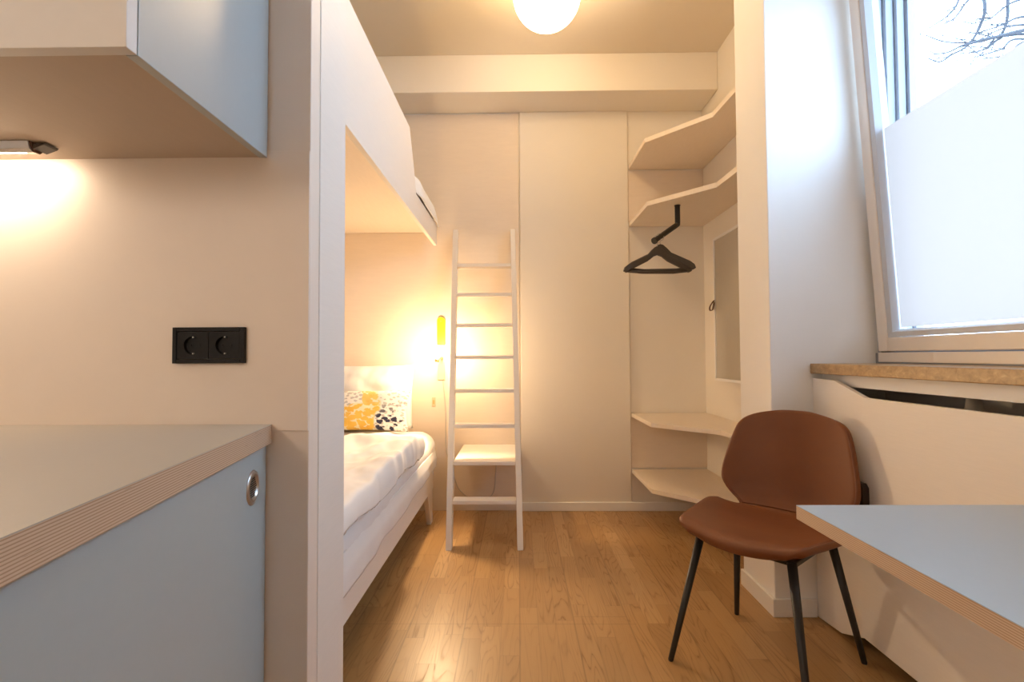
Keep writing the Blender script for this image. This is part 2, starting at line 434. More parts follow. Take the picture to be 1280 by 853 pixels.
# radiator cover: one painted board with cut-away top and bottom edges
rc = thing('radiator_cover', (1.21, 1.2, 0), 'large white radiator cover board under the windowsill', 'radiator cover')
ro = tuple(rc.location)
poly = [(2.118, 0), (1.965, .014), (1.835, .065), (.30, .065), (.30, .907), (1.803, .907), (1.975, .960), (2.118, .962)]
MB().prism(poly, 1.205, 1.223, 'X').build('front_board', M['white_wood'], rc, ro, bevel=.002)
for yy in (2.03, .5):
    MB().box((1.2231, yy, .0), (1.250, yy+.03, .34)).build('foot_batten', M['white_wood'], rc, ro)
rad = thing('radiator', (1.42, 1.2, .12), 'radiator glimpsed in the dark slot behind the white cover', 'radiator')
qo = tuple(rad.location)
r = MB()
for i in range(34): r.box((1.375, .52+i*.044, .14), (1.39, .545+i*.044, .84))
r.box((1.39, .5, .12), (1.46, 2.02, .86)); r.build('fin_panel', M['radiator'], rad, qo, bevel=.003)
MB().tube([(1.41, .6, 0), (1.41, .6, .13)], .012).build('pipe', M['radiator'], rad, qo)
MB().tube([(1.41, 1.9, 0), (1.41, 1.9, .13)], .012).build('pipe', M['radiator'], rad, qo)
MB().lathe([(0, 0), (.02, 0), (.024, .02), (.018, .06), (0, .065)], (1.42, 1.62, .86)).build('valve', M['white_plastic'], rad, qo, smooth=True)

bx = thing('junction_box', (1.185, 1.84, .46), 'small dark brown box on the radiator cover behind the leather chair', 'box')
bo = tuple(bx.location)
MB().prism([(1.79, .46), (1.90, .46), (1.90, .612), (1.803, .612), (1.79, .598)], 1.180, 1.205, 'X').build('housing', M['darkbox'], bx, bo, bevel=.003)
MB().box((1.176, 1.80, .475), (1.1799, 1.89, .59)).build('lid', M['darkbox'], bx, bo, bevel=.002)

# ------------------------------------------------------------------ kitchen
KX, KY = -.545, 1.104
cab = thing('wall_cabinet', (-1.2, .90, 1.497), 'pale blue wall cabinet above the worktop', 'cabinet')
co = tuple(cab.location)
MB().box((-.566, .722, 1.497), (-.548, KY, 2.35)).build('side_panel', M['blue'], cab, co, bevel=.001)['label'] = 'pale blue side panel'
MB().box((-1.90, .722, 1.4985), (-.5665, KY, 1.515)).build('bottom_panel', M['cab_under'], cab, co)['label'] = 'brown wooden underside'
b = MB().box((-1.90, .722, 2.332), (-.5665, KY, 2.35)); b.box((-1.90, KY-.01, 1.515), (-.5665, KY, 2.332)); b.box((-1.918, .722, 1.497), (-1.90, KY, 2.35))
b.build('carcass', M['panel'], cab, co)
MB().box((-1.224, .700, 1.497), (-.5485, .7205, 2.35)).build('door', M['cab_door'], cab, co, bevel=.001)
MB().box((-1.918, .700, 1.497), (-1.228, .7205, 2.35)).build('door', M['cab_door'], cab, co, bevel=.001)

ul = thing('under_cabinet_lamp', (-1.25, 1.03, 1.4985), 'slim lit metal lamp bar under the wall cabinet', 'lamp')
uo = tuple(ul.location)
x0, x1 = -1.56, -.985
prof = [(1.005, 1.4985), (1.050, 1.4985), (1.050, 1.492), (1.034, 1.482), (1.018, 1.479), (1.009, 1.484)]
MB().prism(prof, x0, x1, 'X').build('housing', M['steel'], ul, uo, bevel=.001)
MB().prism([(1.006, 1.4984), (1.049, 1.4984), (1.030, 1.479), (1.016, 1.479)], x1+.0003, x1+.004, 'X').build('end_cap', M['strap'], ul, uo, bevel=.001)
MB().prism([(x1+.004, 1.494), (x1+.030, 1.4965), (x1+.026, 1.492), (x1+.004, 1.484)], 1.012, 1.044, 'Y').build('switch_fin', M['hanger'], ul, uo, bevel=.001)
MB().prism([(1.0480, 1.4905), (1.0200, 1.4792), (1.0200, 1.4780), (1.0485, 1.4893)], x0+.01, x1-.02, 'X').build('light_strip', M['led'], ul, uo)['label'] = 'glowing light strip'

# worktop, its free end running slightly askew to the wall
e = Vector((.114, -.690)).normalized()
p0 = Vector((-.533, 1.1035)); p1 = p0 + e*.80
wt = thing('kitchen_worktop', (-1.2, .70, .875), 'plywood kitchen worktop with layered edge and greige top', 'worktop')
wto = tuple(wt.location)
MB().prism([tuple(p0), (-1.945, 1.1035), (-1.945, p1.y), tuple(p1)], .8745, .9135, 'Z').build('board', M['edge'], wt, wto)['label'] = 'layered plywood board'
MB().prism([tuple(p0), (-1.945, 1.1035), (-1.945, p1.y), tuple(p1)], .9136, .9150, 'Z').build('laminate_top', M['greige_top'], wt, wto)
bc = thing('base_cabinet', (-1.2, .70, 0), 'pale blue base cabinet with round vent under the worktop', 'cabinet')
bco = tuple(bc.location)
q0 = Vector((-.545, 1.1035)); q1 = q0 + e*.77
nrm = Vector((-e.y, e.x))                     # outward (+X)
if nrm.x < 0: nrm = -nrm
MB().prism([tuple(q0), tuple(q0 - nrm*.019), tuple(q1 - nrm*.019), tuple(q1)], .0, .874, 'Z').build('end_panel', M['blue_low'], bc, bco, bevel=.001)
a0 = q0 - nrm*.0195; a1 = q1 - nrm*.0195
MB().prism([tuple(a0), (-1.94, 1.1035), (-1.94, a1.y+.03), (a1.x, a1.y+.03)], .08, .874, 'Z').build('carcass', M['panel'], bc, bco)
MB().box((-1.94, a1.y+.002, .08), (-1.215, a1.y+.028, .87)).build('door', M['blue'], bc, bco, bevel=.001)
MB().box((-1.21, a1.y+.002, .08), (a1.x-.003, a1.y+.028, .87)).build('door', M['blue'], bc, bco, bevel=.001)
# round vent grille on the end panel
vc = q0 + e*.083
rotv = Matrix.Rotation(math.atan2(nrm.y, nrm.x), 4, 'Z')
def vent_space(m):
    bmesh.ops.transform(m.bm, matrix=Matrix.Translation((vc.x, vc.y, .800)) @ rotv, verts=m.bm.verts); return m
v = vent_space(MB().lathe([(0, .0006), (.023, .0006), (.0235, .0035), (.028, .0045), (.0335, .0022), (.0345, .0004), (.0345, .0001)], (0, 0, 0), 'X', 40))
vg = v.build('vent_grille', M['steel'], bc, bco, smooth=True); vg['label'] = 'round steel vent grille'
hb = MB()
for i in range(-4, 5):
    for j in range(-5, 6):
        yy, zz = i*.0050 + (.0025 if j % 2 else 0), j*.0043
        if yy*yy + zz*zz < .0208**2:
            hb.lathe([(0, .0012), (.0016, .0011), (.0016, .0004)], (0, yy, zz), 'X', 8)
vent_space(hb).build('perforation', M['hole'], vg, bco)

# black double power socket
ps = thing('power_socket', (-.668, KY, 1.085), 'black double power socket on the kitchen splashback', 'socket')
po = tuple(ps.location)
ring_m = MB(); xa, xb, za, zb = -.746, -.590, 1.047, 1.125
fw = .009
for lo, hi in (((xa, za), (xa+fw, zb)), ((xb-fw, za), (xb, zb)), ((xa+fw, za), (xb-fw, za+fw)), ((xa+fw, zb-fw), (xb-fw, zb))):
    ring_m.box((lo[0], KY-.0105, lo[1]), (hi[0], KY, hi[1]))
ring_m.build('cover_frame', M['black'], ps, po, bevel=.001)
for cx in (-.7025, -.6335):
    m = MB(); w = .0340; n = 40; rr = .0195; cz = 1.086; yf = KY-.0085; yd = KY-.0008
    ringi = [m.bm.verts.new((cx + rr*math.cos(2*math.pi*k/n), yf, cz + rr*math.sin(2*math.pi*k/n))) for k in range(n)]
    ringd = [m.bm.verts.new((cx + rr*.96*math.cos(2*math.pi*k/n), yd, cz + rr*.96*math.sin(2*math.pi*k/n))) for k in range(n)]
    def sq(k):
        c, s_ = math.cos(2*math.pi*k/n), math.sin(2*math.pi*k/n); q = w*.86/max(abs(c), abs(s_)); return cx + q*c*w/(w*.86)*.995, cz + q*s_*.86/.86
    ringo = [m.bm.verts.new((sq(k)[0], yf, min(max(sq(k)[1], za+fw+.0005), zb-fw-.0005))) for k in range(n)]
    ringb = [m.bm.verts.new((x.co.x, KY-.0005, x.co.z)) for x in ringo]
    for k in range(n):
        j = (k+1) % n
        m.bm.faces.new([ringi[k], ringi[j], ringo[j], ringo[k]]); m.bm.faces.new([ringi[k], ringi[j], ringd[j], ringd[k]]); m.bm.faces.new([ringo[k], ringo[j], ringb[j], ringb[k]])
    m.bm.faces.new(ringd)
    ins = m.build('socket_insert', M['black'], ps, po)
    for sx in (-.0095, .0095):
        MB().lathe([(0, -.0012), (.0027, -.0012), (.0027, 0)], (cx+sx, yd, cz), 'Y', 12).build('pin_hole', M['black_dark'], ins, po)
    for sz in (-1, 1):
        MB().box((cx-.0016, KY-.0078, cz+sz*.0178-.0016), (cx+.0016, KY-.0015, cz+sz*.0178+.0016)).build('earth_contact', M['steel'], ins, po, bevel=.0004)

# ------------------------------------------------------------------ loft bed above, bed below
BX = -.548
lb = thing('loft_bed', (-1.05, 2.4, 1.80), 'whitewashed ply loft bed with tall guard board, above the lower bed', 'bed')
lo_ = tuple(lb.location)
guard = [(1.335, 1.802), (3.44, 1.808), (3.44, 1.951), (2.735, 1.938), (2.69, 2.045), (2.572, 2.230), (1.335, 2.230)]
MB().prism(guard, BX-.022, BX, 'X').build('guard_board', M['white_wood'], lb, lo_, bevel=.002)
MB().box((-1.555, 1.335, 1.922), (BX-.0225, 3.535, 1.938)).build('base_panel', M['ply_h'], lb, lo_)['label'] = 'ply panel seen from below'
for xx in (BX-.052, -1.553): MB().box((xx, 1.336, 0), (xx+.028, 1.384, 1.92)).build('post', M['white_wood'], lb, lo_, bevel=.002)

def slab(m, lo, hi, rad, nl=60, seed=0, amp=.004, fr=6, rag=0, squash=None, n_exp=None):
    """soft closed body: rounded rectangle in X-Z swept along Y, domed at both ends, with creases from noise"""
    x0, y0, z0 = lo; x1, y1, z1 = hi; cx, cz = (x0+x1)/2, (z0+z1)/2; hx, hz = (x1-x0)/2, (z1-z0)/2
    K = []
    def seg(a, b_, n): return [a + (b_-a)*i/n for i in range(n)]
    for cxx, czz, a0 in ((hx-rad, hz-rad, 0), (-hx+rad, hz-rad, 90), (-hx+rad, -hz+rad, 180), (hx-rad, -hz+rad, 270)):
        for i in range(7):
            a = R(a0 + 90*i/6); K.append((cxx + rad*math.cos(a), czz + rad*math.sin(a)))
    P = []
    for i, p in enumerate(K):
        q = K[(i+1) % len(K)]; d = math.dist(p, q); n = max(1, int(d/.03))
        for t in range(n): P.append((p[0]+(q[0]-p[0])*t/n, p[1]+(q[1]-p[1])*t/n))
    ys = []
    for i in range(7):
        a = R(90*i/6); ys.append((y0 + rad*(1-math.sin(a)) if False else y0 + rad*(1-math.cos(R(90-90*i/6)) if False else 1-math.sin(a)), rad*(1-math.cos(R(90)-a) if False else 1-math.sin(R(90)-R(0)) if False else 0)))
    ys = [(y0 + rad*(1-math.cos(R(90*i/6))), rad*(1-math.sin(R(90*i/6)))) for i in range(7)]
    ys += [(y0+rad + (y1-y0-2*rad)*i/nl, 0) for i in range(1, nl)]
    ys += [(y1 - rad*(1-math.cos(R(90*i/6))), rad*(1-math.sin(R(90*i/6)))) for i in range(6, -1, -1)]
    rings = []
    for y, ins in ys:
        rg = []
        for (px, pz) in P:
            fx = (hx-ins)/hx; fz = (hz-ins)/hz
            p = Vector((cx + px*fx, y, cz + pz*fz))
            d = mn.fractal(Vector((p.x*fr, p.y*fr, p.z*fr)) + Vector((seed, seed, seed)), .8, 2.1, 4)
            up = max(0, (p.z-z0)/(z1-z0))
            out = Vector((px/hx, 0, pz/hz)).normalized()
            p += out*d*amp*(0.25+up)
            rg.append(m.bm.verts.new(squash(p) if squash else p))
        rings.append(rg)
    n = len(P)
    for a, c in zip(rings, rings[1:]):
        for k in range(n): m.bm.faces.new([a[k], a[(k+1) % n], c[(k+1) % n], c[k]])
    m.bm.faces.new(rings[0]); m.bm.faces.new(rings[-1])
    return m

def hang_end(p):                            # bedding slumps over the low rail at the far end
    t = max(0, min(1, (p.y-2.75)/.5))
    if p.x > -.62: p.x += .030*t
    return p
m = slab(MB(), (-1.53, 1.36, 1.9385), (BX-.0235, 3.46, 2.030), .05, 60, 3.1, .006, 5, squash=None)
tag(m.build('mattress', M['sheet'], None, (-1.05, 2.4, 1.9385), smooth=True), 'white mattress lying on the loft bed', 'mattress')
def loft_duvet(u, v):
    y = 2.60 + .87*u
    q = mn.noise(Vector((v*5, u*4, 3)))*.012 + mn.noise(Vector((v*14, u*11, 1)))*.005
    if v < .8: x, z = -1.50 + v/.8*.915, 2.052 + q
    else:
        a = min(1, (v-.8)/.14); b_ = max(0, min(1, (y-2.70)/.12)); x = -.585 + (.010 + .038*b_)*math.sin(a*math.pi/2) + .3*q*a*b_; z = 2.052 + q*(1-a) - .045*(1-math.cos(a*math.pi/2)) - .75*max(0, v-.87)
    t = max(0, (u-.80)/.20)
    z -= .055*t*t
    return Vector((x, y, max(z, 1.964 - .018*b_ if v > .8 else 1.964)))
tag(MB().sheet(loft_duvet, 60, 70).build('duvet', M['linen'], None, (-1.05, 3.1, 2.046), smooth=True, solid=.006), 'white duvet bulging over the low end of the loft bed', 'duvet')

bed = thing('bed', (-1.05, 2.3, 0), 'low white wooden bed under the loft bed', 'bed')
beo = tuple(bed.location)
MB().prism([(1.40, .222), (3.30, .217), (3.30, .334), (1.40, .334)], BX-.024, BX, 'X').build('side_rail', M['white_wood'], bed, beo, bevel=.003)
MB().prism([(1.40, .222), (3.30, .217), (3.30, .334), (1.40, .334)], -1.555, -1.531, 'X').build('side_rail', M['white_wood'], bed, beo, bevel=.003)
MB().box((-1.53, 3.276, .219), (BX-.0245, 3.30, .334)).build('end_rail', M['white_wood'], bed, beo, bevel=.003)
MB().box((-1.53, 1.40, .219), (BX-.0245, 1.424, .334)).build('end_rail', M['white_wood'], bed, beo, bevel=.003)
for xx in (BX-.055, -1.53):
    MB().prism([(3.130, .2165), (3.30, .2165), (3.30, 0), (3.245, 0)], xx+.018, xx+.048, 'X').build('leg', M['white_wood'], bed, beo, bevel=.003)
    MB().prism([(1.40, .2165), (1.515, .2165), (1.45, 0), (1.40, 0)], xx, xx+.048, 'X').build('leg', M['white_wood'], bed, beo, bevel=.003)
MB().box((-1.53, 1.425, .325), (BX-.025, 3.275, .333)).build('slat_base', M['ply_h'], bed, beo)

def sheet_shape(p):                         # sheet hangs over the rail along the open side
    if p.x > -.60:
        t = (p.z-.325)/.245
        p.x += .006*math.sin(p.y*5+1) + .004*math.sin(p.y*13)
    return p
m = slab(MB(), (-1.53, 1.40, .3345), (-.545, 3.42, .572), .10, 80, 1.7, .006, 4)
mat_low = tag(m.build('mattress', M['sheet'], None, (-1.05, 2.3, .3345), smooth=True), 'white sheeted mattress on the lower bed', 'mattress')
# hanging hem of the fitted sheet, a loose skirt outside the rail
def skirt(u, v):
    y = 1.40 + u*(3.43-1.40); z0 = .455; hem = .318 + .028*u + .006*math.sin(u*23) + .010*mn.noise(Vector((u*14, 1, 4)))
    z = z0 + (hem - z0)*v
    x = -.5465 + .0075*min(1, v*2.2) + .004*math.sin(v*math.pi) + .003*v*mn.noise(Vector((u*17, v*1.2, 2))) + .0012*mn.noise(Vector((u*30, v*2, 7)))
    if u > .95:
        k = (u-.95)/.05; x -= .085*(1-math.sqrt(max(0, 1-k*k)))
        return Vector((x, y, z))
    return Vector((max(x, -.5465 + .0035*min(1, v*3)), y, z))
MB().sheet(skirt, 150, 18).build('sheet_hem', M['sheet'], mat_low, (-1.05, 2.3, .3345), smooth=True, solid=.003)

# duvet on the lower bed
DU = (-.520, -1.52)
def duvet_top(u, v):
    """u along the bed from pillow end to the near end, v over the width from the wall to the hanging edge"""
    y = 2.86 - u*(2.86-1.37)
    s_ = v*1.12
    flat = .93
    if s_ < flat: x = -1.51 + s_*1.035; z = .632
    else:
        a = min(1, (s_-flat)/.12); ang = a*math.pi/2
        x = -.5475 + .030*math.sin(ang); z = .632 - .030*(1-math.cos(ang)) - max(0, s_-flat-.05)*.62
    # far edge: rounded roll and rounded corner
    e_ = min(1, u/.05); roll = math.sqrt(max(0, 1-(1-e_)**2))
    z = .578 + (z-.578)*roll if z > .578 else z
    y -= .10*max(0, (v-.82)/.18)**2*(1-min(1, u/.3))
    # soft folds, running obliquely
    q = mn.noise(Vector((x*3.2 + y*1.8, y*2.2 - x*2.0, 5.0)))*.030 + (.5-abs(mn.noise(Vector((x*5 + y*3.4, y*2.6 - x*4, 2.0)))))*.020-.008 + mn.noise(Vector((x*12+y*7, y*6 - x*9, 4)))*.007 + mn.noise(Vector((x*21+y*9, y*12 - x*11, 8)))*.0035
    q *= roll
    z += q + .012*math.exp(-((u-.16)/.05)**2)
    if v > .82: x += abs(q)*.55
    return Vector((x, y, max(z, .535 + .012*math.sin(y*9) if v > .9 else .5765)))
tag(MB().sheet(duvet_top, 130, 110).build('duvet', M['linen'], None, (-1.05, 2.1, .573), smooth=True, solid=.006), 'crumpled white duvet folded down on the lower bed', 'duvet')

def pillow(name, mat, cx, cy, z0, w, h, th, lean, seed, wr, label, cat, cor=.03, yaw=0):
    m = MB(); N = 44
    def fn(side):
        def g(u, v):
            a, c = 2*u-1, 2*v-1
            t = (max(0, 1-abs(a)**3.2)**.55)*(max(0, 1-abs(c)**3.2)**.55)*th/2
            px = a*w/2*(1 - cor*(1-abs(c)**2)*abs(a)**4*1.6); pz = c*h/2*(1 - cor*(1-a*a)*abs(c)**4*2.2)
            q = mn.noise(Vector((px*9, pz*9, seed)))*wr + mn.noise(Vector((px*24, pz*20, seed+5)))*wr*.35
            return Vector((px, side*(t + q*t/(th/2)), pz + h/2))
        return g
    m.sheet(fn(-1), N, N); m.sheet(fn(1), N, N)
    bmesh.ops.remove_doubles(m.bm, verts=m.bm.verts, dist=1e-5)
    o = m.build(name, mat, smooth=True)
    o.location = (cx, cy, z0); o.rotation_euler = (lean, 0, yaw)
    return tag(o, label, cat)
pillow('pillow', M['linen'], -1.10, 3.385, .585, .80, .425, .15, R(-9), 3, .022, 'plain white pillow propped against the back wall', 'pillow', .02)
pillow('cushion', M['cushion'], -.985, 3.20, .588, .60, .275, .12, R(-17), 8, .010, 'white cushion with yellow and grey leaf print', 'cushion', .05)

# ------------------------------------------------------------------ ladder leaning on the back wall
lad = thing('ladder', (-.21, 2.82, 0), 'white wooden ladder leaning against the back wall', 'ladder')
lao = tuple(lad.location)
def on(z, off=0): return 2.815 + z*.3385 + off     # front face of the rails at height z
def cxz(z): return -.191 - .0205*z
ZT = 1.925
for s_ in (-1, 1):
    m = MB(); vs = []
    for z in (0, ZT):
        xo = cxz(z) + s_*.2125; xi = xo - s_*.033
        for x, y in ((xo, on(z)), (xi, on(z)), (xi, on(z)+.066), (xo, on(z)+.066)):
            vs.append(m.bm.verts.new((x, min(y, 3.5395), z)))
    a, c = vs[:4], vs[4:]
    m.bm.faces.new(a); m.bm.faces.new(c)
    for k in range(4): m.bm.faces.new([a[k], a[(k+1) % 4], c[(k+1) % 4], c[k]])
    m.build('rail', M['white_wood'], lad, lao, bevel=.003)
for k in range(8):
    z = .2377 + .2035*k
    xw = .1785; c = cxz(z); y0 = on(z)-.004
    if k == 1:
        MB().box((c-xw, y0, z-.011), (c+xw, 3.538, z+.011)).build('shelf_board', M['white_wood'], lad, lao, bevel=.002)['label'] = 'deep bottom shelf reaching the wall'
    else:
        MB().box((c-xw, y0, z-.011), (c+xw, y0+.082, z+.011)).build('rung', M['white_wood'], lad, lao, bevel=.002)

# ------------------------------------------------------------------ bed reading lamp
wl = thing('wall_lamp', (-.533, 3.54, .9), 'lit reading lamp with yellow top plate beside the ladder', 'lamp')
wlo = tuple(wl.location)
m = MB(); pts = [(-.505, 1.14), (-.561, 1.14)] + [(-.533 + .028*math.cos(R(a)), 1.302 + .028*math.sin(R(a))) for a in range(180, -1, -20)]
m.prism(pts, 3.522, 3.5399, 'Y').build('top_plate', M['yellow'], wl, wlo, bevel=.003)['label'] = 'yellow top plate'
MB().box((-.558, 3.526, .896), (-.508, 3.5399, 1.139)).build('back_plate', M['lampwood'], wl, wlo, bevel=.003)
MB().lathe([(0, -.004), (.005, -.004), (.006, 0)], (-.533, 3.522, 1.302), 'Y', 14).build('screw', M['brass'], wl, wlo)
MB().tube([(-.528, 3.5255, 1.050), (-.526, 3.40, 1.046), (-.520, 3.27, 1.032)], .008).build('arm', M['brass'], wl, wlo, smooth=True)
MB().lathe([(0, 0), (.015, 0), (.016, .022), (0, .024)], (-.520, 3.27, 1.022)).build('bulb_holder', M['brass'], wl, wlo, smooth=True)
MB().lathe([(0, 1.053), (.012, 1.055), (.022, 1.068), (.029, 1.088), (.027, 1.105), (.017, 1.120), (0, 1.126)], (-.520, 3.27, -.006)).build('bulb', M['bulb'], wl, wlo, smooth=True)['label'] = 'glowing bulb'
sp = bpy.data.lights.new('added_floor_spot', 'SPOT'); sp.energy = 30; sp.color = (1.0, .70, .40); sp.spot_size = R(125); sp.spot_blend = .6; sp.shadow_soft_size = .022  # extra spot added near the bulb to throw its light across the floor
spo = bpy.data.objects.new('added_floor_spot', sp); col.objects.link(spo); spo.parent = wl
spo.location = Vector((-.520, 3.225, 1.035)) - wl.location
spo.rotation_euler = (Vector((-.25, 1.75, 0)) - Vector((-.520, 3.225, 1.035))).to_track_quat('-Z', 'Y').to_euler()
def crv(pts, n=8):
    pts = [Vector(p) for p in pts]; out = []
    P = [pts[0]] + pts + [pts[-1]]
    for i in range(1, len(P)-2):
        for k in range(n):
            t = k/n; a, b_, c, d = P[i-1], P[i], P[i+1], P[i+2]
            out.append(.5*((2*b_) + (c-a)*t + (2*a-5*b_+4*c-d)*t*t + (3*b_-a-3*c+d)*t**3))
    out.append(pts[-1]); return out
cab_pts = [(-.525, 3.535, .90), (-.505, 3.535, .70), (-.50, 3.535, .43), (-.455, 3.534, .26), (-.405, 3.533, .14), (-.30, 3.532, .075), (-.185, 3.533, .11), (-.16, 3.534, .26), (-.155, 3.535, .35), (-.15, 3.535, .425)]
MB().tube(crv(cab_pts), .0032, 8).build('cable', M['cable'], wl, wlo, smooth=True)
sw = thing('light_switch', (-.585, 3.54, .745), 'tiny beige switch on the ply wall above the mattress', 'switch')
swo = tuple(sw.location)
MB().box((-.598, 3.534, .712), (-.573, 3.5399, .776)).build('plate', M['lampwood'], sw, swo, bevel=.002)
MB().box((-.592, 3.531, .730), (-.579, 3.5339, .758)).build('rocker', M['brass'], sw, swo, bevel=.001)

# ------------------------------------------------------------------ corner shelves in the alcove
def corner_shelf(zb, th, front, inner, label):
    poly = [(.775, YB-.007), (.775, front), (1.062, inner), (1.075, 2.411), (1.289, 2.411), (1.289, YB-.007)]
    o = MB().prism(poly, zb, zb+th, 'Z').build('corner_shelf', M['ply_h'], None, (1.05, 3.0, zb), bevel=.0015)
    return tag(o, label, 'shelf', 'corner shelves in the alcove')
corner_shelf(2.352, .028, 3.09, 2.76, 'top corner shelf of the alcove, pale ply')
corner_shelf(1.953, .028, 3.05, 2.72, 'second corner shelf from top, black coat rail under it')
corner_shelf(.637, .026, 3.02, 2.72, 'third corner shelf from top, at chair back height')
corner_shelf(.252, .026, 3.02, 2.72, 'lowest corner shelf, close above the floor')

cr = thing('coat_rail', (.95, 3.04, 1.953), 'bent black coat rail under the second alcove shelf', 'coat rail')
cro = tuple(cr.location)
E1, E2 = Vector((.952, 3.04, 1.838)), Vector((.792, 2.935, 1.722))
MB().tube([(.952, 3.04, 1.9528), (.952, 3.04, 1.85), tuple(E1), tuple(E1 + (E2-E1)*.07), tuple(E2)], .0155, 16).build('rod', M['black_metal'], cr, cro, smooth=False)
MB().lathe([(0, -.0005), (.018, -.0005), (.018, -.004), (0, -.004)], (.952, 3.04, 1.953)).build('mounting_plate', M['black_metal'], cr, cro)
d = (E2-E1).normalized()
MB().tube([tuple(E2 + d*.0003), tuple(E2 + d*.004), tuple(E2 + d*.016)], [.0155, .0195, .0195], 16).build('end_cap', M['black_metal'], cr, cro)

def hanger(loc, yaw, label):
    t = thing('coat_hanger', loc, label, 'hanger', 'coat hangers on the black rail', yaw)
    m = MB()
    P = [(-.198, -.150), (-.190, -.128), (-.165, -.108), (-.06, -.058), (-.035, -.030), (-.015, -.012), (0, -.008), (.015, -.012), (.035, -.030), (.06, -.058), (.165, -.108), (.190, -.128), (.198, -.150)]
    Q = [(.180, -.160), (.155, -.143), (.058, -.094), (.024, -.066), (0, -.058), (-.024, -.066), (-.058, -.094), (-.155, -.143), (-.180, -.160)]
    m.prism(P + Q, -.012, .012, 'Y').build('shoulders', M['hanger'], t, bevel=.004)
    MB().tube([(-.185, 0, -.148), (-.09, 0, -.158), (.09, 0, -.158), (.185, 0, -.148)], .0085, 10).build('trouser_bar', M['hanger'], t, smooth=True)
    hk = [(0, 0, -.012), (0, 0, .010)] + [(.0215*math.cos(R(a)), 0, .0345 + .0215*math.sin(R(a))) for a in range(-75, 196, 18)]
    MB().tube(hk, .0022, 8).build('hook', M['steel'], t, smooth=True)
    return t
for k, (tt, yw, dz, lab) in enumerate(((.93, R(2), 0, 'dark brown coat hanger at the rail tip, in front'), (.80, R(-5), 0, 'dark brown coat hanger just behind the front one'))):
    p = E1 + (E2-E1)*tt
    hanger((p.x, p.y, p.z - .0185 - .0180), yw + (0 if k == 0 else 0), lab)

# grey door with leather pull on the alcove wall
mr = thing('cupboard_door', (1.289, 3.08, 1.35), 'tall narrow grey door in white frame with leather loop, on the alcove wall', 'door')
mo = tuple(mr.location)
MY0, MY1, MZ0, MZ1 = 2.56, 3.335, .895, 1.815
m = MB(); fw = .016
for a, c in (((MY0, MZ0), (MY0+fw, MZ1)), ((MY1-fw, MZ0), (MY1, MZ1)), ((MY0+fw, MZ0), (MY1-fw, MZ0+fw)), ((MY0+fw, MZ1-fw), (MY1-fw, MZ1))):
    m.box((1.270, a[0], a[1]), (1.2895, c[0], c[1]))
m.build('frame', M['white_paint'], mr, mo, bevel=.002)
MB().box((1.278, MY0+fw, MZ0+fw), (1.2890, MY1-fw, MZ1-fw)).build('door_panel', M['grey_panel'], mr, mo)['label'] = 'greyish beige panel'
lp = crv([(1.2675, 3.320, 1.412), (1.262, 3.322, 1.405), (1.246, 3.328, 1.378), (1.242, 3.330, 1.358), (1.248, 3.328, 1.346), (1.258, 3.325, 1.353), (1.264, 3.322, 1.376), (1.2675, 3.320, 1.398)], 5)
m = MB(); rg = []
for p in lp: rg.append([m.bm.verts.new(p + Vector((0, dy, 0))) for dy in (-.011, .011)])
for a, c in zip(rg, rg[1:]): m.bm.faces.new([a[0], a[1], c[1], c[0]])
m.build('leather_pull', M['strap'], mr, mo, smooth=True, solid=.003)['label'] = 'brown leather pull loop'
MB().lathe([(0, -.004), (.006, -.003), (.006, 0)], (1.2655, 3.318, 1.398), 'X', 14).build('stud', M['brass'], mr, mo)

# ------------------------------------------------------------------ ceiling globe
cl = thing('ceiling_lamp', (.15, 2.48, CEIL), 'round lit opal globe lamp on the ceiling', 'lamp')
clo = tuple(cl.location)
GR = .167
MB().lathe([(GR*math.sin(R(a)), -GR*math.cos(R(a))) for a in range(0, 163, 6)], (.15, 2.48, 2.843), seg=48).build('globe', M['globe'], cl, clo, smooth=True)['label'] = 'glowing opal globe'
MB().lathe([(0, 0), (.062, 0), (.062, -.012), (.050, -.020), (0, -.020)], (.15, 2.48, CEIL)).build('ceiling_mount', M['white_paint'], cl, clo)


# unseen globe light added behind the camera to warm the kitchen wall
pl_ = thing('added_fill_lamp', (-1.15, -.85, CEIL), 'added opal globe, unseen behind the camera, for warm fill light', 'lamp')
plo = tuple(pl_.location)
MB().lathe([(.20*math.sin(R(a)), -.20*math.cos(R(a))) for a in range(0, 171, 6)], (-1.15, -.85, 1.80), seg=40).build('globe', M['added_pendant'], pl_, plo, smooth=True)
MB().tube([(-1.15, -.85, 2.0), (-1.15, -.85, CEIL-.03)], .004, 8).build('cord', M['black'], pl_, plo)
MB().lathe([(0, 0), (.05, 0), (.05, -.03), (0, -.03)], (-1.15, -.85, CEIL)).build('ceiling_rose', M['white_paint'], pl_, plo)

# ------------------------------------------------------------------ table
tb = thing('table', (.90, .70, 0), 'plywood table with pale blue top in front of the chair', 'table')
to = tuple(tb.location)
TP = [(.588, .24), (1.195, .24), (1.195, 1.104), (.588, 1.104)]
MB().prism(TP, .7115, .7388, 'Z').build('top_board', M['edge'], tb, to)['label'] = 'layered plywood board'
MB().prism(TP, .7389, .7400, 'Z').build('laminate_top', M['blue_top'], tb, to)['label'] = 'pale blue laminate'
MB().lathe([(0, 0), (.21, 0), (.21, .008), (.05, .014), (0, .014)], (.93, .55, .0)).build('foot_plate', M['black_metal'], tb, to)
MB().tube([(.93, .55, .0145), (.93, .55, .70)], .03, 20).build('column', M['black_metal'], tb, to)
MB().box((.80, .42, .7005), (1.06, .68, .7110)).build('mounting_plate', M['black_metal'], tb, to)

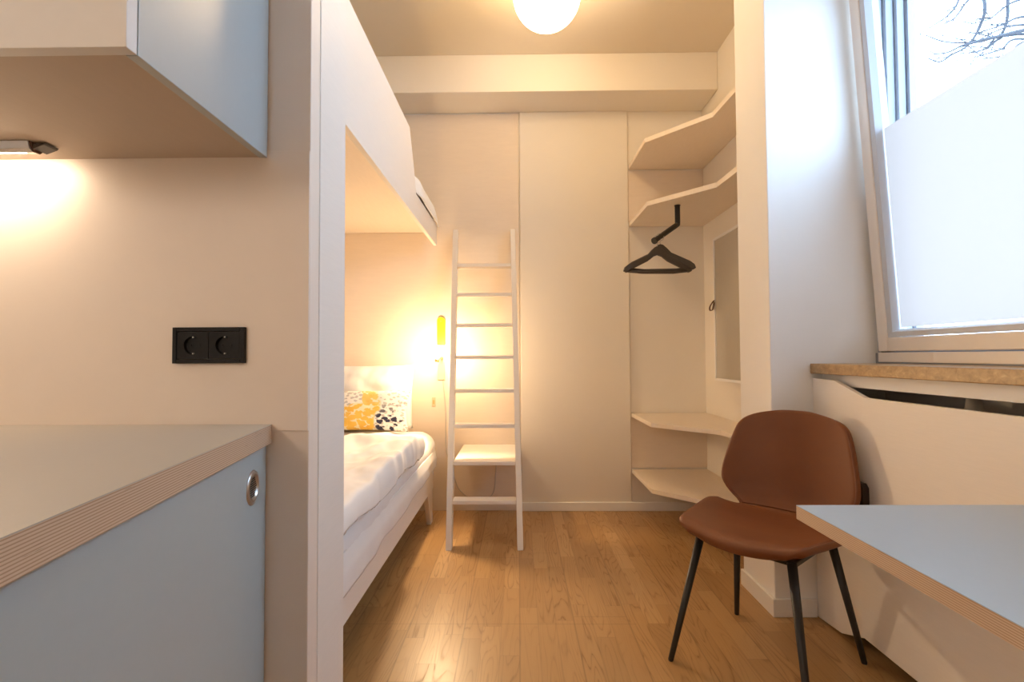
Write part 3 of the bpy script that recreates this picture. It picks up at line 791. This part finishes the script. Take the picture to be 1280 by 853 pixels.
# ------------------------------------------------------------------ chair
ch = thing('chair', (.852, 1.808, 0), 'brown leather shell chair with black metal legs behind the table', 'chair', rz=R(-48.7))
prof = [(-.243, .436, .150), (-.236, .448, .176), (-.222, .457, .198), (-.19, .461, .213), (-.12, .456, .230), (-.04, .449, .246), (.04, .446, .258),
        (.095, .448, .258), (.130, .451, .243), (.158, .455, .214), (.180, .459, .188), (.200, .469, .169),
        (.216, .488, .178), (.228, .508, .201), (.237, .536, .224), (.244, .568, .239), (.252, .612, .239), (.262, .665, .230), (.274, .725, .217), (.284, .775, .202), (.289, .803, .186), (.292, .822, .164), (.294, .835, .134), (.2948, .843, .092)]
NS = 11                                       # profile index where the seat ends and the back begins
def lerp_prof(t):
    i = min(int(t), len(prof)-2); k = t-i
    p, a, c, d = prof[max(i-1, 0)], prof[i], prof[i+1], prof[min(i+2, len(prof)-1)]
    return [.5*(2*a[j] + (c[j]-p[j])*k + (2*p[j]-5*a[j]+4*c[j]-d[j])*k*k + (3*a[j]-p[j]-3*c[j]+d[j])*k**3) for j in range(3)]
def shell(t, a):
    y, z, hw = lerp_prof(t); x = a*hw
    seatw = max(0, min(1, (NS+1.0-t)/4)); backw = 1-seatw
    q = x/.25
    rise = .027*seatw*q*q*(1.0 + .5*abs(q))*(.55 + .45*min(1, t/7))
    wrap = .085*q*q*backw + .03*q*q*seatw*min(1, max(0, (t-6)/5))
    y2 = y - wrap + (.035*a*a*max(0, 1-t/3.0) if t < 3 else 0)
    z2 = z + rise - (.016*a**4*max(0, (t-19)/4))
    return Vector((x, y2, z2))
def nrm_at(t, a):
    e_ = .02; tm = len(prof)-1.001
    ta, tb = max(t-.9, 0), min(t+.9, tm); a_ = min(max(a, -1+e_), 1-e_)
    if t > tm-5: ta = min(ta, tm-5)
    if t < 3: tb = max(tb, 3)
    n_ = (shell(t, a_*.9+e_) - shell(t, a_*.9-e_)).cross(shell(tb, a_*.9) - shell(ta, a_*.9)).normalized()
    return n_ if n_.z - n_.y > 0 else -n_
def sheet_part(name, t0, t1, n):
    m = MB()
    def side(sg):
        def g(u, v):
            t = t0 + (t1-t0)*(.5 - .5*math.cos(math.pi*u)); a = -math.cos(math.pi*v)
            p = shell(t, a); hw = lerp_prof(t)[2]
            ed = min((1-abs(a))*hw, (shell(t, 0)-shell(t0, 0)).length*(4 if t0 > 1 else 1), (shell(t, 0)-shell(t1, 0)).length*(4 if t1 < NS+1 else 1))
            q = min(1, ed/.013)
            return p + nrm_at(t, a)*sg*.0135*math.sqrt(max(0, 1-(1-q)**2))
        return g
    m.sheet(side(1), n, 40); m.sheet(side(-1), n, 40)
    bmesh.ops.remove_doubles(m.bm, verts=m.bm.verts, dist=2e-5)
    return m.build(name, M['leather'], ch, smooth=True)
seat = sheet_part('seat', 0, NS-.03, 60)
back = sheet_part('backrest', NS+.03, len(prof)-1.002, 60)
def rim(ta, c):
    out = []
    for t, a in ta:
        p = shell(t, a); nn = nrm_at(t, a); d_ = c - p; d_ = (d_ - d_.dot(nn)*nn).normalized()
        out.append(p + d_*.0045 + nn*.0075)
    for _ in range(6):
        out = [out[0]] + [(out[k-1] + out[k]*2 + out[k+1])/4 for k in range(1, len(out)-1)] + [out[-1]]
    return out
T0 = 0; T3 = len(prof)-1.002
n_ = 50; T1 = NS-.03; T2 = NS+.03
MB().tube(rim([(T1 - (T1-T0)*i/n_, -1) for i in range(n_+1)] + [(T0, -1+2*i/20) for i in range(1, 20)] + [(T0 + (T1-T0)*i/n_, 1) for i in range(n_+1)], Vector((0, -.03, .455))), .0034, 8).build('piping', M['piping'], seat, smooth=True)
MB().tube(rim([(T2 + (T3-T2)*i/n_, -1) for i in range(n_+1)] + [(T3, -1+2*i/20) for i in range(1, 20)] + [(T3 - (T3-T2)*i/n_, 1) for i in range(n_+1)], Vector((0, .26, .66))), .0034, 8).build('piping', M['piping'], back, smooth=True)
fr = MB()
for s_ in (-1, 1): fr.box((s_*.15-.012, -.165, .412), (s_*.15+.012, .15, .428))
fr.box((-.138, -.160, .412), (.138, -.135, .428)); fr.box((-.138, .11, .412), (.138, .135, .428))
fr.build('seat_frame', M['black_metal'], ch, bevel=.003)
for (sx, tx, ty, fx, fy) in ((-1, .150, -.162, .222, -.242), (1, .150, -.162, .222, -.242), (-1, .162, .135, .222, .240), (1, .162, .135, .222, .240)):
    MB().tube([(sx*tx, ty, .424), (sx*fx, fy, .004), (sx*fx, fy, 0)], [.0145, .0095, .0085], 14).build('leg', M['black_metal'], ch, smooth=True)

# ------------------------------------------------------------------ outside: a bare tree
gnd = MB().box((1.75, -6, -2.2), (16, 18, -2.0)).build('ground', M['ground']); structure(gnd, 'ground outside the window', 'ground')
tree = thing('bare_tree', (7.2, 5.2, -2.0), 'leafless tree whose twigs show through the upper window', 'tree')
tro = tuple(tree.location)
MB().tube(crv([(7.2, 5.2, -2.0), (7.15, 5.25, .6), (7.25, 5.2, 3.2), (7.05, 5.3, 5.6), (7.2, 5.2, 8.0)]), [.20-.0042*i for i in range(33)], 12).build('trunk', M['bark'], tree, tro, smooth=True)
rt = random.Random(11)
def at(px, py, Y):                            # a point at depth Y along a direction given in 1280x853 image terms
    return Vector(((px-648)/640*Y, Y, 1.06 + (445-py)/640*Y))
tw = MB()
def twig(pix, Y, r0, r1, spurs=5):
    pts = crv([at(x, y, Y + .05*i) for i, (x, y) in enumerate(pix)], 6); n = len(pts)
    tw.tube(pts, [r0 + (r1-r0)*i/(n-1) for i in range(n)], 6)
    for _ in range(spurs):
        i = rt.randint(n//4, n-2); p = pts[i]; d_ = (pts[i+1]-pts[i]).normalized()
        a = rt.choice((-1, 1))*rt.uniform(.5, 1.0); L = rt.uniform(.12, .34)
        q = Vector((d_.x*math.cos(a)-d_.z*math.sin(a), d_.y + rt.uniform(-.3, .3), d_.x*math.sin(a)+d_.z*math.cos(a)))
        tw.tube([p, p+q*L*.5, p+q*L + Vector((0, 0, -.02))], [.0050, .0042, .0028], 5)
twig([(1330, -60), (1250, -45), (1216, -25), (1203, 5), (1190, 20), (1175, 30), (1150, 46)], 4.9, .016, .005)
twig([(1330, -50), (1250, -30), (1217, 0), (1205, 16), (1197, 24), (1180, 32)], 5.0, .014, .005, 3)
twig([(1360, -40), (1290, -60), (1242, -20), (1238, 12), (1234, 26), (1225, 45), (1212, 60), (1195, 69), (1180, 78), (1165, 73)], 4.8, .019, .006, 7)
twig([(1360, -20), (1300, -50), (1270, -10), (1266, 20), (1262, 35), (1255, 48), (1240, 60), (1225, 66), (1206, 67)], 4.9, .018, .006, 7)
twig([(1400, 30), (1320, 34), (1280, 40), (1255, 46), (1235, 50), (1218, 55), (1207, 58), (1190, 66), (1172, 68)], 4.7, .020, .006, 8)
twig([(1420, 40), (1330, 45), (1280, 44), (1250, 48), (1230, 53), (1212, 54), (1185, 52), (1162, 43)], 4.75, .016, .005, 4)
twig([(1420, 30), (1330, 52), (1275, 50), (1258, 62), (1240, 68), (1222, 73)], 4.65, .014, .005, 4)
twig([(1420, 40), (1320, 50), (1282, 55), (1266, 70), (1250, 73), (1232, 75)], 4.6, .014, .005, 3)
twig([(1400, -30), (1320, -10), (1275, 2), (1255, 15), (1243, 24), (1220, 30)], 4.9, .014, .005, 5)
twig([(1420, 0), (1330, 18), (1282, 22), (1262, 30), (1246, 36), (1226, 42)], 4.85, .014, .005, 5)
twig([(1420, 10), (1330, 30), (1283, 32), (1266, 34), (1250, 40), (1230, 50)], 4.8, .014, .005, 5)
tw.build('twigs', M['bark'], tree, tro, smooth=True)
lm = MB()
for (x, y, Y) in ((1330, -60, 4.9), (1330, -50, 5.0), (1360, -40, 4.8), (1360, -20, 4.9), (1400, 30, 4.7), (1420, 40, 4.75), (1420, 30, 4.65), (1420, 40, 4.6), (1400, -30, 4.9), (1420, 0, 4.85), (1420, 10, 4.8)):
    p = at(x, y, Y); q = Vector((7.15, 5.22, p.z - .5)); mid = (p+q)/2 + Vector((0, 0, .25))
    lm.tube(crv([q, mid, p], 6), [.055-.0029*i for i in range(13)], 8)
lm.build('boughs', M['bark'], tree, tro, smooth=True)

# ------------------------------------------------------------------ sky, camera, view
w = bpy.data.worlds.new('World'); sc.world = w; w.use_nodes = True
wn = w.node_tree; bg = wn.nodes['Background']
bg.inputs[0].default_value = (.52, .74, 1.0, 1); bg.inputs[1].default_value = 10.5

cam = bpy.data.cameras.new('Camera'); co_ = bpy.data.objects.new('Camera', cam); col.objects.link(co_)
cam.sensor_width = 36; cam.lens = 18.0; cam.clip_start = .02; cam.clip_end = 100
F = 640.0
Yc = Vector((8, -18.5, -F)).normalized(); Xc = Vector((1, .0050, 0)); Xc = (Xc - Xc.dot(Yc)*Yc).normalized(); Zc = Xc.cross(Yc)
rot = Matrix((Xc, Yc, Zc))                    # rows are the world axes in camera space: maps camera to world
co_.matrix_world = Matrix.Translation((0, 0, 1.06)) @ rot.to_4x4()
sc.camera = co_
sc.view_settings.view_transform = 'Standard'; sc.view_settings.look = 'None'
sc.view_settings.gamma = 1; sc.view_settings.use_curve_mapping = False
sc.view_settings.exposure = 0.30
cy_ = sc.cycles
cy_.max_bounces = 10; cy_.diffuse_bounces = 6; cy_.glossy_bounces = 4; cy_.transparent_max_bounces = 12
cy_.sample_clamp_indirect = 6; cy_.use_denoising = True; cy_.caustics_reflective = False
